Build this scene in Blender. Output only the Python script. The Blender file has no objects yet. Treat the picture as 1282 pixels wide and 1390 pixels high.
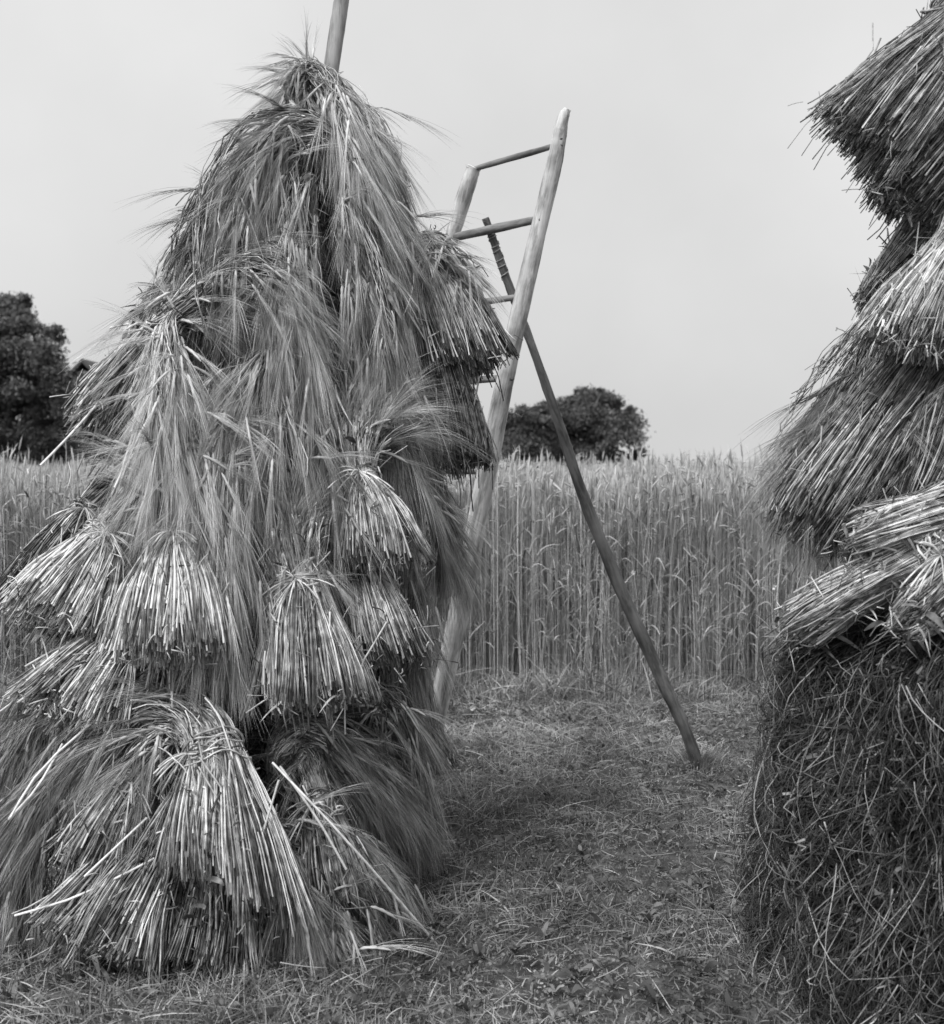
import bpy, math
import numpy as np
from mathutils import Vector
rng = np.random.default_rng(7)
SC = bpy.context.scene
COL = SC.collection
F = 1715.0; CX = 641.0; HY = 632.0; CAMZ = 1.5

def P(px, py, Y):
    return np.array([(px-CX)/F*Y, Y, CAMZ-(py-HY)/F*Y])

# ------------------------------------------------------------------ mesh helpers
def make_obj(name, V, quads=None, tris=None, tone=None, mat=None, parent=None, loc=None, smooth=True, polys=None):
    V = np.asarray(V, dtype=np.float32).reshape(-1, 3)
    if loc is not None:
        V = V - np.asarray(loc, dtype=np.float32)
    me = bpy.data.meshes.new(name)
    if polys is not None:
        me.from_pydata(V.tolist(), [], polys)
    else:
        q = np.zeros((0, 4), int) if quads is None else np.asarray(quads, dtype=np.int32).reshape(-1, 4)
        t = np.zeros((0, 3), int) if tris is None else np.asarray(tris, dtype=np.int32).reshape(-1, 3)
        nl = len(q)*4+len(t)*3; npoly = len(q)+len(t)
        me.vertices.add(len(V)); me.vertices.foreach_set('co', V.ravel())
        me.loops.add(nl)
        me.loops.foreach_set('vertex_index', np.concatenate([q.ravel(), t.ravel()]).astype(np.int32))
        me.polygons.add(npoly)
        ls = np.concatenate([np.arange(len(q))*4, len(q)*4+np.arange(len(t))*3]).astype(np.int32)
        me.polygons.foreach_set('loop_start', ls)
        me.update(calc_edges=True); me.validate()
    if smooth:
        me.polygons.foreach_set('use_smooth', np.ones(len(me.polygons), dtype=bool))
    if tone is not None:
        a = me.attributes.new('tone', 'FLOAT', 'POINT')
        a.data.foreach_set('value', np.asarray(tone, dtype=np.float32).ravel())
    if mat is not None: me.materials.append(mat)
    o = bpy.data.objects.new(name, me); COL.objects.link(o)
    if parent is not None: o.parent = parent
    elif loc is not None: o.location = Vector([float(c) for c in loc])
    return o

class MB:
    """collects pieces of ONE mesh"""
    def __init__(s): s.V=[]; s.Q=[]; s.T=[]; s.C=[]; s.n=0
    def add(s, V, Q=None, T=None, tone=0.5):
        V = np.asarray(V).reshape(-1, 3)
        if len(V) == 0: return
        s.V.append(V)
        if Q is not None and len(Q): s.Q.append(np.asarray(Q).reshape(-1, 4)+s.n)
        if T is not None and len(T): s.T.append(np.asarray(T).reshape(-1, 3)+s.n)
        s.C.append(np.broadcast_to(np.asarray(tone, float).ravel() if np.ndim(tone) else np.full(len(V), tone), (len(V),)))
        s.n += len(V)
    def build(s, name, mat, parent=None, loc=None, smooth=True):
        Q = np.concatenate(s.Q) if s.Q else None
        T = np.concatenate(s.T) if s.T else None
        return make_obj(name, np.concatenate(s.V), Q, T, np.concatenate(s.C), mat, parent, loc, smooth)

def norm(a): return a/np.maximum(np.linalg.norm(a, axis=-1, keepdims=True), 1e-9)

def tangents(L):
    T = np.empty_like(L); T[:, 1:-1] = L[:, 2:]-L[:, :-2]; T[:, 0] = L[:, 1]-L[:, 0]; T[:, -1] = L[:, -1]-L[:, -2]
    return norm(T)

def tubes(mb, L, r, sides=3, tone=0.5, cap=True, endtone=None):
    """L (N,S,3) polylines, r scalar / (N,1) / (N,S)"""
    N, S, _ = L.shape
    if N == 0: return
    T = tangents(L)
    ref = norm(rng.normal(size=(N, 1, 3)))
    A = norm(np.cross(T, np.broadcast_to(ref, T.shape))); B = np.cross(T, A)
    r = np.broadcast_to(np.asarray(r, float), (N, S))[..., None, None]
    ang = np.arange(sides)*2*np.pi/sides
    V = L[:, :, None, :]+r*(A[:, :, None, :]*np.cos(ang)[None, None, :, None]+B[:, :, None, :]*np.sin(ang)[None, None, :, None])
    i = (np.arange(N)*S*sides)[:, None, None]; j = (np.arange(S-1)*sides)[None, :, None]; k = np.arange(sides)[None, None, :]
    k2 = (k+1) % sides
    Q = np.stack([i+j+k, i+j+k2, i+j+sides+k2, i+j+sides+k], -1)
    Tn = None
    if cap and sides == 3:
        b = np.arange(N)*S*3
        e = b+(S-1)*3
        Tn = np.concatenate([np.stack([b+2, b+1, b], -1), np.stack([e, e+1, e+2], -1)])
    tn = np.broadcast_to(np.asarray(tone, float).reshape(-1, 1) if np.ndim(tone) == 1 else (tone if np.ndim(tone) == 2 else np.full((N, 1), tone)), (N, S))
    mb.add(V, Q, Tn, np.repeat(tn[..., None], sides, -1))

def ribbons(mb, L, w, tone=0.5, fold=0.0):
    N, S, _ = L.shape
    if N == 0: return
    T = tangents(L)
    ref = norm(rng.normal(size=(N, 1, 3)))
    A = norm(np.cross(T, np.broadcast_to(ref, T.shape)))
    w = np.broadcast_to(np.asarray(w, float), (N, S))[..., None]
    V = np.stack([L-A*w, L+A*w], 2)
    i = (np.arange(N)*S*2)[:, None]; j = (np.arange(S-1)*2)[None, :]
    Q = np.stack([i+j, i+j+1, i+j+3, i+j+2], -1)
    tn = np.broadcast_to(np.asarray(tone, float).reshape(-1, 1) if np.ndim(tone) == 1 else np.full((N, 1), tone), (N, S))
    mb.add(V, Q, None, np.repeat(tn[..., None], 2, -1))

# ------------------------------------------------------------------ materials (the photograph is black and white: every colour is a grey)
def g(v): return (v, v, v, 1)
def tone_mat(name, lo, hi, rough=0.6, mid=None, nscale=30, namp=0.25, transl=0.0, spec=0.3, stretch=(1,1,1)):
    m = bpy.data.materials.new(name); m.use_nodes = True
    nt = m.node_tree; n = nt.nodes; b = n['Principled BSDF']
    at = n.new('ShaderNodeAttribute'); at.attribute_name = 'tone'
    tc = n.new('ShaderNodeTexCoord'); mp = n.new('ShaderNodeMapping'); mp.inputs['Scale'].default_value = stretch
    no = n.new('ShaderNodeTexNoise'); no.inputs['Scale'].default_value = nscale; no.inputs['Detail'].default_value = 3
    nt.links.new(tc.outputs['Object'], mp.inputs[0]); nt.links.new(mp.outputs[0], no.inputs['Vector'])
    mr = n.new('ShaderNodeMapRange'); mr.inputs['From Min'].default_value = 0.3; mr.inputs['From Max'].default_value = 0.7
    mr.inputs['To Min'].default_value = -namp; mr.inputs['To Max'].default_value = namp
    nt.links.new(no.outputs['Fac'], mr.inputs['Value'])
    ad = n.new('ShaderNodeMath'); ad.operation = 'ADD'
    nt.links.new(at.outputs['Fac'], ad.inputs[0]); nt.links.new(mr.outputs[0], ad.inputs[1])
    cr = n.new('ShaderNodeValToRGB'); e = cr.color_ramp.elements
    e[0].position = 0; e[0].color = g(lo); e[1].position = 1; e[1].color = g(hi)
    if mid is not None:
        x = cr.color_ramp.elements.new(0.5); x.color = g(mid)
    nt.links.new(ad.outputs[0], cr.inputs[0]); nt.links.new(cr.outputs[0], b.inputs['Base Color'])
    b.inputs['Roughness'].default_value = rough
    b.inputs['Specular IOR Level'].default_value = spec
    if transl > 0:
        tr = n.new('ShaderNodeBsdfTranslucent'); mx = n.new('ShaderNodeMixShader'); mx.inputs[0].default_value = transl
        nt.links.new(cr.outputs[0], tr.inputs[0])
        nt.links.new(b.outputs[0], mx.inputs[1]); nt.links.new(tr.outputs[0], mx.inputs[2])
        nt.links.new(mx.outputs[0], n['Material Output'].inputs[0])
    return m

M_STRAW = tone_mat('straw', 0.04, 0.88, 0.42, mid=0.33, nscale=38, namp=0.24, spec=0.45)
M_EAR = tone_mat('barley_ear', 0.09, 0.8, 0.5, mid=0.36, nscale=12, namp=0.15, transl=0.15, spec=0.4)
M_BODY_SHADE = tone_mat('packed_straw_shade', 0.02, 0.14, 0.8, nscale=60, namp=0.3, stretch=(1, 1, 0.1))  # greys kept dark to paint shade inside the bundles; not assigned
M_WEED = tone_mat('dried_weed', 0.02, 0.6, 0.6, mid=0.09, nscale=15, namp=0.15, transl=0.1)
M_WHEAT = tone_mat('standing_wheat', 0.13, 0.76, 0.55, mid=0.48, nscale=1.6, namp=0.16, transl=0.15)
M_GRASS = tone_mat('meadow_grass', 0.06, 0.7, 0.6, mid=0.25, nscale=2.2, namp=0.22, transl=0.15)
M_LEAF = tone_mat('tree_leaf', 0.06, 0.22, 0.55, mid=0.12, nscale=0.8, namp=0.2, transl=0.2)  # greys lifted to put distance haze into the leaf colour
M_BARK = tone_mat('tree_bark', 0.04, 0.14, 0.9, nscale=6, namp=0.4)
M_PETAL = tone_mat('petal', 0.7, 0.8, 0.6)

def wood_mat(name, lo, hi, knots=True, seed=0.0, patch=.6, axis=(0, 0, 1)):
    m = bpy.data.materials.new(name); m.use_nodes = True
    nt = m.node_tree; n = nt.nodes; b = n['Principled BSDF']
    tc = n.new('ShaderNodeTexCoord'); mp = n.new('ShaderNodeMapping')
    mp.inputs['Scale'].default_value = (28, 28, 1.6); mp.inputs['Location'].default_value = (seed, seed*2, seed)
    mr_ = n.new('ShaderNodeMapping'); mr_.inputs['Rotation'].default_value = Vector([float(v) for v in axis]).rotation_difference(Vector((0, 0, 1))).to_euler()
    nt.links.new(tc.outputs['Object'], mr_.inputs[0]); nt.links.new(mr_.outputs[0], mp.inputs[0])
    no = n.new('ShaderNodeTexNoise'); no.inputs['Scale'].default_value = 1.6; no.inputs['Detail'].default_value = 7; no.inputs['Roughness'].default_value = 0.65
    nt.links.new(mp.outputs[0], no.inputs['Vector'])
    n2 = n.new('ShaderNodeTexNoise'); n2.inputs['Scale'].default_value = 7; n2.inputs['Detail'].default_value = 4
    nt.links.new(tc.outputs['Object'], n2.inputs['Vector'])
    mx = n.new('ShaderNodeMath'); mx.operation = 'MULTIPLY_ADD'; mx.inputs[1].default_value = 0.6
    nt.links.new(n2.outputs['Fac'], mx.inputs[0]); 
    m2 = n.new('ShaderNodeMath'); m2.operation = 'MULTIPLY'; m2.inputs[1].default_value = 0.6
    nt.links.new(no.outputs['Fac'], m2.inputs[0]); nt.links.new(m2.outputs[0], mx.inputs[2])
    cr = n.new('ShaderNodeValToRGB'); e = cr.color_ramp.elements
    e[0].position = 0.38; e[0].color = g(lo); e[1].position = 0.74; e[1].color = g(hi)
    x = cr.color_ramp.elements.new(0.55); x.color = g(lo*0.45+hi*0.55)
    nt.links.new(mx.outputs[0], cr.inputs[0])
    n3 = n.new('ShaderNodeTexNoise'); n3.inputs['Scale'].default_value = 4.5; n3.inputs['Detail'].default_value = 8; n3.inputs['Roughness'].default_value = .7
    mp3 = n.new('ShaderNodeMapping'); mp3.inputs['Scale'].default_value = (6, 6, 1); mp3.inputs['Location'].default_value = (seed+4, 1, seed)
    nt.links.new(mr_.outputs[0], mp3.inputs[0]); nt.links.new(mp3.outputs[0], n3.inputs['Vector'])
    c3 = n.new('ShaderNodeValToRGB'); c3.color_ramp.elements[0].position = .40; c3.color_ramp.elements[0].color = g(patch); c3.color_ramp.elements[1].position = .52; c3.color_ramp.elements[1].color = g(1)
    nt.links.new(n3.outputs['Fac'], c3.inputs[0])
    mm = n.new('ShaderNodeMix'); mm.data_type = 'RGBA'; mm.blend_type = 'MULTIPLY'; mm.inputs[0].default_value = 1
    nt.links.new(cr.outputs[0], mm.inputs[6]); nt.links.new(c3.outputs[0], mm.inputs[7]); nt.links.new(mm.outputs[2], b.inputs['Base Color'])
    bp = n.new('ShaderNodeBump'); bp.inputs['Strength'].default_value = 0.5; bp.inputs['Distance'].default_value = 0.006
    nt.links.new(no.outputs['Fac'], bp.inputs['Height']); nt.links.new(bp.outputs[0], b.inputs['Normal'])
    b.inputs['Roughness'].default_value = 0.7
    return m
M_RAIL = wood_mat('peeled_wood', 0.09, 0.84, patch=.5, axis=P(767, 148, 5.45)-np.array([(573-CX)/F*6.15, 6.15, 0]))
M_RUNG = wood_mat('rung_wood', 0.04, 0.26, seed=3, patch=.6, axis=(-.29, .45, 0))
M_PROP = wood_mat('dark_pole_wood', 0.025, 0.19, seed=5, patch=.4, axis=P(700, 420, 5.93)-P(950, 1046, 6.28))
M_KNOT = wood_mat('knot_wood', 0.03, 0.08, seed=6)
M_POLE = wood_mat('stack_pole_wood', 0.12, 0.42, seed=8)

# ------------------------------------------------------------------ tagging
def tag(o, label=None, cat=None, group=None, kind=None):
    if label: o['label'] = label
    if cat: o['category'] = cat
    if group: o['group'] = group
    if kind: o['kind'] = kind
    return o
def empty(name, loc, label, cat, group=None):
    o = bpy.data.objects.new(name, None); COL.objects.link(o)
    o.location = Vector([float(c) for c in loc]); o.empty_display_size = 0.1
    return tag(o, label, cat, group)

# ------------------------------------------------------------------ stack geometry
class Stack:
    def __init__(s, Y, X0, XS, table):
        s.Y = Y; s.X0 = X0; s.XS = XS; s.tz = [a for a, b in table]; s.tr = [b for a, b in table]
    def axis(s, z): return s.X0+s.XS*z
    def R(s, z): return float(np.interp(z, s.tz, s.tr))
    def at(s, px, py, out):
        Y = s.Y-0.3
        for _ in range(12):
            p = P(px, py, Y); r = max(s.R(p[2])+out, 0.005); d = p[0]-s.axis(p[2])
            Yn = s.Y-math.sqrt(max(r*r-d*d, 0.0)) if abs(d) < r else s.Y
            Y = 0.5*Y+0.5*Yn
        return P(px, py, Y)

LEFT = Stack(4.6, -0.98, 0.155, [(0, .58), (.5, .58), (1.0, .52), (1.5, .46), (2.0, .36), (2.5, .21), (2.9, .07), (3.05, .03)])
RIGHT = Stack(3.75, 1.78, 0.02, [(0, .74), (.9, .72), (1.2, .55), (1.6, .45), (2.2, .38), (3.0, .30), (3.6, .1)])

def catmull(C, t):
    n = len(C); t = np.clip(t, 0, n-1-1e-6); i = np.floor(t).astype(int); f = (t-i)[..., None]
    p0 = C[np.maximum(i-1, 0)]; p1 = C[i]; p2 = C[np.minimum(i+1, n-1)]; p3 = C[np.minimum(i+2, n-1)]
    return 0.5*(2*p1+(p2-p0)*f+(2*p0-5*p1+4*p2-p3)*f**2+(3*p1-p0-3*p2+p3)*f**3)

class Path:
    def __init__(s, C, ref=(0, -1, 0)):
        s.C = np.array(C, float); s.n = len(C)
        s.tt = np.linspace(0, s.n-1, 60)
        D = catmull(s.C, s.tt)[:, :3]
        T = norm(np.gradient(D, axis=0)); A = np.zeros_like(T)
        a = np.cross(T[len(T)//2], ref); a = a/max(np.linalg.norm(a), 1e-6)
        mid = len(T)//2
        A[mid] = a
        for k in range(mid+1, len(T)):
            v = A[k-1]-T[k]*np.dot(A[k-1], T[k]); A[k] = v/np.linalg.norm(v)
        for k in range(mid-1, -1, -1):
            v = A[k+1]-T[k]*np.dot(A[k+1], T[k]); A[k] = v/np.linalg.norm(v)
        s.A = A; s.B = np.cross(T, A)
        s.len = np.linalg.norm(np.diff(D, axis=0), axis=1).sum()
    def frame(s, t):
        A = np.stack([np.interp(t, s.tt, s.A[:, k]) for k in range(3)], -1)
        B = np.stack([np.interp(t, s.tt, s.B[:, k]) for k in range(3)], -1)
        return A, B
    def strands(s, u, v, t0, t1, S, wob=0.008, drift=0.25, lock=None, lk=0.0):
        N = len(u)
        if lock is not None:
            nl = int(lock.max())+1; la = rng.uniform(0, 2*np.pi, nl); lr = np.sqrt(rng.random(nl))*1.0
            ldu = rng.normal(size=(nl, 1))*drift*1.3; ldv = rng.normal(size=(nl, 1))*drift; lph = rng.uniform(0, 6.28, (nl, 1, 3))
        f = np.linspace(0, 1, S)[None]
        t = t0[:, None]*(1-f)+t1[:, None]*f
        c = catmull(s.C, t); A, B = s.frame(t)
        du = rng.normal(size=(N, 1))*drift; dv = rng.normal(size=(N, 1))*drift
        # strands are pinned at the band and wander away from it
        k = np.minimum(np.abs(t-s.band)/1.5, 1.3)
        if lock is None: uu = u[:, None]+du*k; vv = v[:, None]+dv*k
        else:
            kk_ = lk*np.clip(np.abs(t-s.band)/1.2, 0, 1)
            # each lock gathers the strands that start nearest to it
            LU = (lr*np.cos(la)); LV = (lr*np.sin(la))
            dd_ = (u[:, None]-LU[None])**2+(v[:, None]-LV[None])**2; own = np.argmin(dd_+rng.random(dd_.shape)*.03, 1)
            s.own = own
            uu = u[:, None]*(1-kk_)+LU[own][:, None]*kk_+ldu[own]*k+du*k*.25
            vv = v[:, None]*(1-kk_)+LV[own][:, None]*kk_+ldv[own]*k+dv*k*.25
        ph = rng.uniform(0, 6.28, (N, 1, 3)) if lock is None else lph[own]+rng.normal(size=(N, 1, 3))*.5; fr = rng.uniform(2, 6, (N, 1, 3))
        w = wob*(0.3+k[..., None])*np.sin(t[..., None]*fr+ph)
        # kinked straws
        kk = (rng.random((N, 1)) < s.kink)*rng.normal(size=(N, 1))*0.05
        kp = rng.uniform(0.35, 0.9, (N, 1))
        kd = norm(rng.normal(size=(N, 1, 3)))
        w = w+kd*(kk*np.maximum(f-kp, 0)/(1-kp))[..., None]
        # ends past the last control point continue straight
        over = np.maximum(-t, 0)+0.0
        base = c[..., :3]
        if np.any(t < 0):
            d0 = s.C[0, :3]-s.C[1, :3]
            base = base+over[..., None]*d0
        return base+A*(uu*c[..., 3])[..., None]+B*(vv*c[..., 4])[..., None]+w, t

def add_ears(mb, p, d, tone, na=15, awn=0.15, elen=0.085, droop=0.5, awn_w=0.00055, spread=0.06):
    """p (N,3) base, d (N,3) direction"""
    N = len(p)
    if N == 0: return
    d = norm(d+np.array([0, 0, -1])*rng.uniform(.3, 1.0, (N, 1))*droop+rng.normal(size=(N, 3))*0.05)
    S = 8; f = np.linspace(0, 1, S)[None, :, None]
    g_ = np.array([0, 0, -1.0])
    el = elen*rng.uniform(0.8, 1.25, (N, 1, 1))
    L = p[:, None]+d[:, None]*el*f+g_*el*0.25*f**2
    r = 0.0050*np.array([0.4, 1.1, 0.8, 1.15, 0.8, 1.05, 0.7, 0.15])[None]*rng.uniform(0.8, 1.2, (N, 1))
    tubes(mb, L, r, 4, np.clip(tone+0.22, 0, 1), cap=False)
    # awns
    idx = np.repeat(np.arange(N), na)
    ff = rng.random(len(idx))*0.95
    b = p[idx]+d[idx]*(el[idx, 0]*ff[:, None])+g_*el[idx, 0]*0.25*(ff**2)[:, None]
    ad = norm(d[idx]+rng.normal(size=(len(idx), 3))*spread)
    Sa = 5; fa = np.linspace(0, 1, Sa)[None, :, None]
    al = awn*rng.uniform(0.65, 1.25, (len(idx), 1, 1))
    La = b[:, None]+ad[:, None]*al*fa+(g_*1.3+rng.normal(size=(len(idx), 1, 3))*0.16)*al*0.22*fa**2
    w = awn_w*np.array([1.0, 1.0, 0.85, 0.6, 0.15])[None]
    ribbons(mb, La, w, np.clip(tone[idx]+rng.normal(size=len(idx))*0.16, 0.02, 1))

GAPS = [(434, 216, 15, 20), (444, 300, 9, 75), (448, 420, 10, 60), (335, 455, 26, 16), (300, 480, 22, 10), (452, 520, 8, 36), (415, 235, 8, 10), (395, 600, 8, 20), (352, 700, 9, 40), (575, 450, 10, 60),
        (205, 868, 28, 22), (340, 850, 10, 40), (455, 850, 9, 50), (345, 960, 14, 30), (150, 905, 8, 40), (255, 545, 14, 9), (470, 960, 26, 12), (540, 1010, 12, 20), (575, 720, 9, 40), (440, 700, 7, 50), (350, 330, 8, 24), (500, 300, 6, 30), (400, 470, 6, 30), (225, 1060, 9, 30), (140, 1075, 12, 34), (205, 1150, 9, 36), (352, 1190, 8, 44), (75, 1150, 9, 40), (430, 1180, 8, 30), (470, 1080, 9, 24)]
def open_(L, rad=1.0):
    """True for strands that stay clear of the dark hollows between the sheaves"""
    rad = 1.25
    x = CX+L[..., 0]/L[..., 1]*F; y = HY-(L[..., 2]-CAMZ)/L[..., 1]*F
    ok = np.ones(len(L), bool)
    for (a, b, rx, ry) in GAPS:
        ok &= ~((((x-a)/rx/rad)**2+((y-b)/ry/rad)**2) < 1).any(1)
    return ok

def disk(N, inner=0.0):
    a = rng.uniform(0, 2*np.pi, N); r = np.sqrt(rng.uniform(inner**2, 1, N))
    return r*np.cos(a), r*np.sin(a)

N_SHEAF = 0
def sheaf(stack, label, pts, band, ns=330, ne=260, ef=None, bt=0.5, et=0.5, butt_jit=0.12, weeds=0, name='sheaf', group=None,
          extra=None, dband=True, awn=0.20, na=22, leafy=16, body=0.6, sr=0.0026, rope=None, show_butt=True, drift=0.2, droop=0.5, lk=.88, ws=1.0, kink=.2, gaps=True):
    """pts from the cut butt end over the band to the ears: (px, py, out, half width, half depth)"""
    ns = int(ns*1.5); ne = int(ne*1.15)
    C = []
    for (px, py, out, rw, rd) in pts:
        q = stack.at(px, py, out); C.append([*q, rw*ws, rd])
    pa = Path(C); pa.band = band; pa.kink = kink
    root_loc = C[int(round(band))][:3]
    root = empty(name, root_loc, label, 'sheaf', group)
    n = pa.n
    if ef is None: ef = band+0.6
    tmax = n-1.0
    # packed inside of the bundle
    mb = MB()
    tb = np.linspace(min(.95, .2+butt_jit*1.1/np.linalg.norm(pa.C[1, :3]-pa.C[0, :3])) if show_butt else 0, max(ef+0.3, band+0.5), 14); tb = np.minimum(tb, n-1.2)
    c = catmull(pa.C, tb); A, B = pa.frame(tb); ang = np.linspace(0, 2*np.pi, 16, endpoint=False)
    sc = body*np.ones(14); sc[0] *= 0.55; sc[-1] *= 0.35; sc[-2] *= 0.7
    lum = 1+0.12*np.sin(ang*3+rng.uniform(0, 6))[None]+0.08*np.sin(ang*7+tb[:, None]*3)
    V = c[:, None, :3]+A[:, None]*(np.cos(ang)[None]*lum*(c[:, 3]*sc)[:, None])[..., None]+B[:, None]*(np.sin(ang)[None]*lum*(c[:, 4]*sc)[:, None])[..., None]
    Q = []
    for i in range(13):
        for k in range(16):
            Q.append((i*16+k, i*16+(k+1) % 16, (i+1)*16+(k+1) % 16, (i+1)*16+k))
    V = np.concatenate([V.reshape(-1, 3), c[0:1, :3], c[-1:, :3]])
    T = [(224, (k+1) % 16, k) for k in range(16)]+[(225, 208+k, 208+(k+1) % 16) for k in range(16)]
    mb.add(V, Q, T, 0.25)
    # stalks
    u, v = disk(ns, 0.0)
    outer = rng.random(ns) < 0.62
    rr = np.sqrt(u*u+v*v)+1e-6; tgt = np.where(outer, rng.uniform(0.78, 1.06, ns), rr)
    u = u/rr*tgt; v = v/rr*tgt
    seg0 = np.linalg.norm(pa.C[1, :3]-pa.C[0, :3])
    fs = 1.0 if pa.B[6, 1] < 0 else -1.0
    j = ((rng.random(ns)**1.5)*.6+.45*(1+v*fs))*butt_jit/seg0-0.03/seg0
    j = j-(rng.random(ns) < 0.025)*rng.uniform(0.03, 0.13, ns)/seg0
    t0 = j
    t1 = rng.uniform(ef, tmax-0.15, ns) if ne else np.full(ns, tmax)
    L, t = pa.strands(u, v, t0, t1, 13, drift=drift, lock=np.arange(max(8, ns//12)), lk=.3 if show_butt else .5, wob=.004 if show_butt else .008)
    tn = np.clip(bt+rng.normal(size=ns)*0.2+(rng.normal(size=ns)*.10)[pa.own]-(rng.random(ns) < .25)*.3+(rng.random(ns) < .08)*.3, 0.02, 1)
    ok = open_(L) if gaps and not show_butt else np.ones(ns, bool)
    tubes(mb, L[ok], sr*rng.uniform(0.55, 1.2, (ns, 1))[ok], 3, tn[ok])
    # short broken straws that fatten the skirt of cut ends
    if show_butt:
        nb = int(ns*0.9)
        u, v = disk(nb)
        ta = (rng.uniform(-0.03, 0.06, nb)+.5*(1+v*fs)*butt_jit)/seg0; tb2 = np.minimum(ta+rng.uniform(0.07, 0.26, nb)/seg0, band+0.1)
        L2, _ = pa.strands(u*1.0, v*1.0, ta, tb2, 6, wob=0.003, drift=0.15)
        tubes(mb, L2, sr*rng.uniform(0.8, 1.5, (nb, 1)), 4, np.clip(bt+0.2+rng.normal(size=nb)*0.25-(rng.random(nb) < .2)*.4, 0.02, 1))
    nc = int(ns*(.55 if show_butt else .2))
    u, v = disk(nc, 0.85); ta = rng.uniform(0, n-1.3, nc)
    Lc, _ = pa.strands(u, v, ta, np.minimum(ta+.12, n-1), 2, wob=0)
    dc = norm(norm(Lc[:, 1]-Lc[:, 0])*rng.uniform(.2, 1.4, (nc, 1))+rng.normal(size=(nc, 3))*.55); lc = rng.uniform(.012, .065, (nc, 1))
    f4 = np.linspace(0, 1, 4)[None, :, None]
    Lc = Lc[:, :1]+dc[:, None]*lc[:, None]*f4+rng.normal(size=(nc, 1, 3))*.012*f4**2
    tubes(mb, Lc, sr*rng.uniform(.4, 1.0, (nc, 1)), 3, np.clip(bt-.1+rng.normal(size=nc)*.32, 0, 1))
    if extra:
        for ex in extra:
            pts3 = np.array([stack.at(*e) for e in ex]); 
            tt = np.linspace(0, len(ex)-1, 6); Lx = catmull(pts3, tt)[None]
            tubes(mb, Lx, 0.0038, 5, np.array([0.95]), cap=False)
    # dry leaf blades
    nl = leafy*2
    if nl:
        u, v = disk(nl, 0.8); ta = rng.uniform(0.2, n-1.5, nl)
        L3, _ = pa.strands(u*1.0, v*1.0, ta, np.minimum(ta+rng.uniform(0.15, 0.5, nl), n-1), 7, wob=0.012, drift=0.1)
        f7 = np.linspace(0, 1, 7)[None, :, None]
        L3 = L3+norm(rng.normal(size=(nl, 1, 3)))*0.06*f7**2+np.array([0, 0, -0.05])*f7**2
        ribbons(mb, L3, 0.0032*np.array([.5, 1, 1, 1, .8, .5, .1])[None], np.clip(bt-0.05+rng.normal(size=nl)*0.25, 0, 1))
    if weeds:
        u, v = disk(weeds, 0.5)
        ta = rng.uniform(0, n-1, weeds)
        L4, _ = pa.strands(u*.95, v*.95, ta, np.minimum(ta+0.25, n-1), 6, wob=0.01, drift=0.05)
        f6 = np.linspace(0, 1, 6)[None, :, None]
        L4 = L4+norm(rng.normal(size=(weeds, 1, 3))+[0, -.4, 0])*0.09*f6**1.3*rng.uniform(.3, 1, (weeds, 1, 1))+np.array([0, 0, -.04])*f6**2
        ribbons(mb, L4, np.array([.002, .005, .007, .006, .004, .001])[None]*rng.uniform(.5, 1.4, (weeds, 1)), np.clip(rng.normal(size=weeds)*0.12+0.12, 0, 1))
    mb.build('stalks', M_STRAW, root, root_loc)
    # ears hang off the ends of their stalks
    if ne:
        me_ = MB()
        u, v = disk(ne, 0.0)
        rr = np.sqrt(u*u+v*v)+1e-6; tgt = np.where(rng.random(ne) < 0.7, rng.uniform(0.75, 1.08, ne), rr); u = u/rr*tgt; v = v/rr*tgt
        # ears come in clumps
        t1 = ef+(tmax-0.1-ef)*rng.random(ne)**0.8
        nlk = max(6, ne//26)
        Le, te = pa.strands(u, v, np.maximum(t1-0.8, band), t1, 7, wob=0.014, drift=drift*1.2, lock=np.arange(nlk), lk=lk)
        tone = np.clip(et+rng.normal(size=ne)*0.17+(rng.normal(size=nlk)*.19)[pa.own], 0.03, 1)
        d = norm(Le[:, -1]-Le[:, -2])
        if gaps:
            far = np.concatenate([Le[:, 1:], (Le[:, -1]+d*.06)[:, None], (Le[:, -1]+d*.12+[0, 0, -.01])[:, None]], 1)
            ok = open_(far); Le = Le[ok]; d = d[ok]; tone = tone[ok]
        tubes(me_, Le, 0.0015, 3, tone)
        add_ears(me_, Le[:, -1], norm(d), tone, na=na, awn=awn, droop=droop)
        me_.build('ears', M_EAR, root, root_loc)
    # straw rope
    if rope if rope is not None else dband:
        mr = MB(); K = 30
        a = np.linspace(0, 2*np.pi, K)
        Ls = []
        for s_ in range(11):
            tb_ = band+rng.normal()*0.018/seg0+.022/seg0*np.sin(a+rng.uniform(0, 6))+.008/seg0*np.sin(a*4+rng.uniform(0, 6))
            c = catmull(pa.C, tb_); A, B = pa.frame(tb_)
            q = 0.98+rng.uniform(0, 0.20)+0.05*np.sin(a*5+rng.uniform(0, 6))
            Ls.append(c[:, :3]+A*(np.cos(a)*c[:, 3]*q)[:, None]+B*(np.sin(a)*c[:, 4]*q)[:, None])
        tubes(mr, np.array(Ls), 0.0028*rng.uniform(.6, 1.5, (11, 1)), 4, np.clip(bt+0.02+rng.normal(size=11)*0.25, 0, 1), cap=False)
        # the rope's loose ends
        c = catmull(pa.C, np.array([band])); A, B = pa.frame(np.array([band]))
        front = c[0, :3]+B[0]*c[0, 4]*(1.1 if B[0][1] < 0 else -1.1)
        ne_ = 26; dd = norm(rng.normal(size=(ne_, 3))*np.array([1, .4, .7])+np.array([0, -.5, -.3]))
        f5 = np.linspace(0, 1, 6)[None, :, None]
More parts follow.
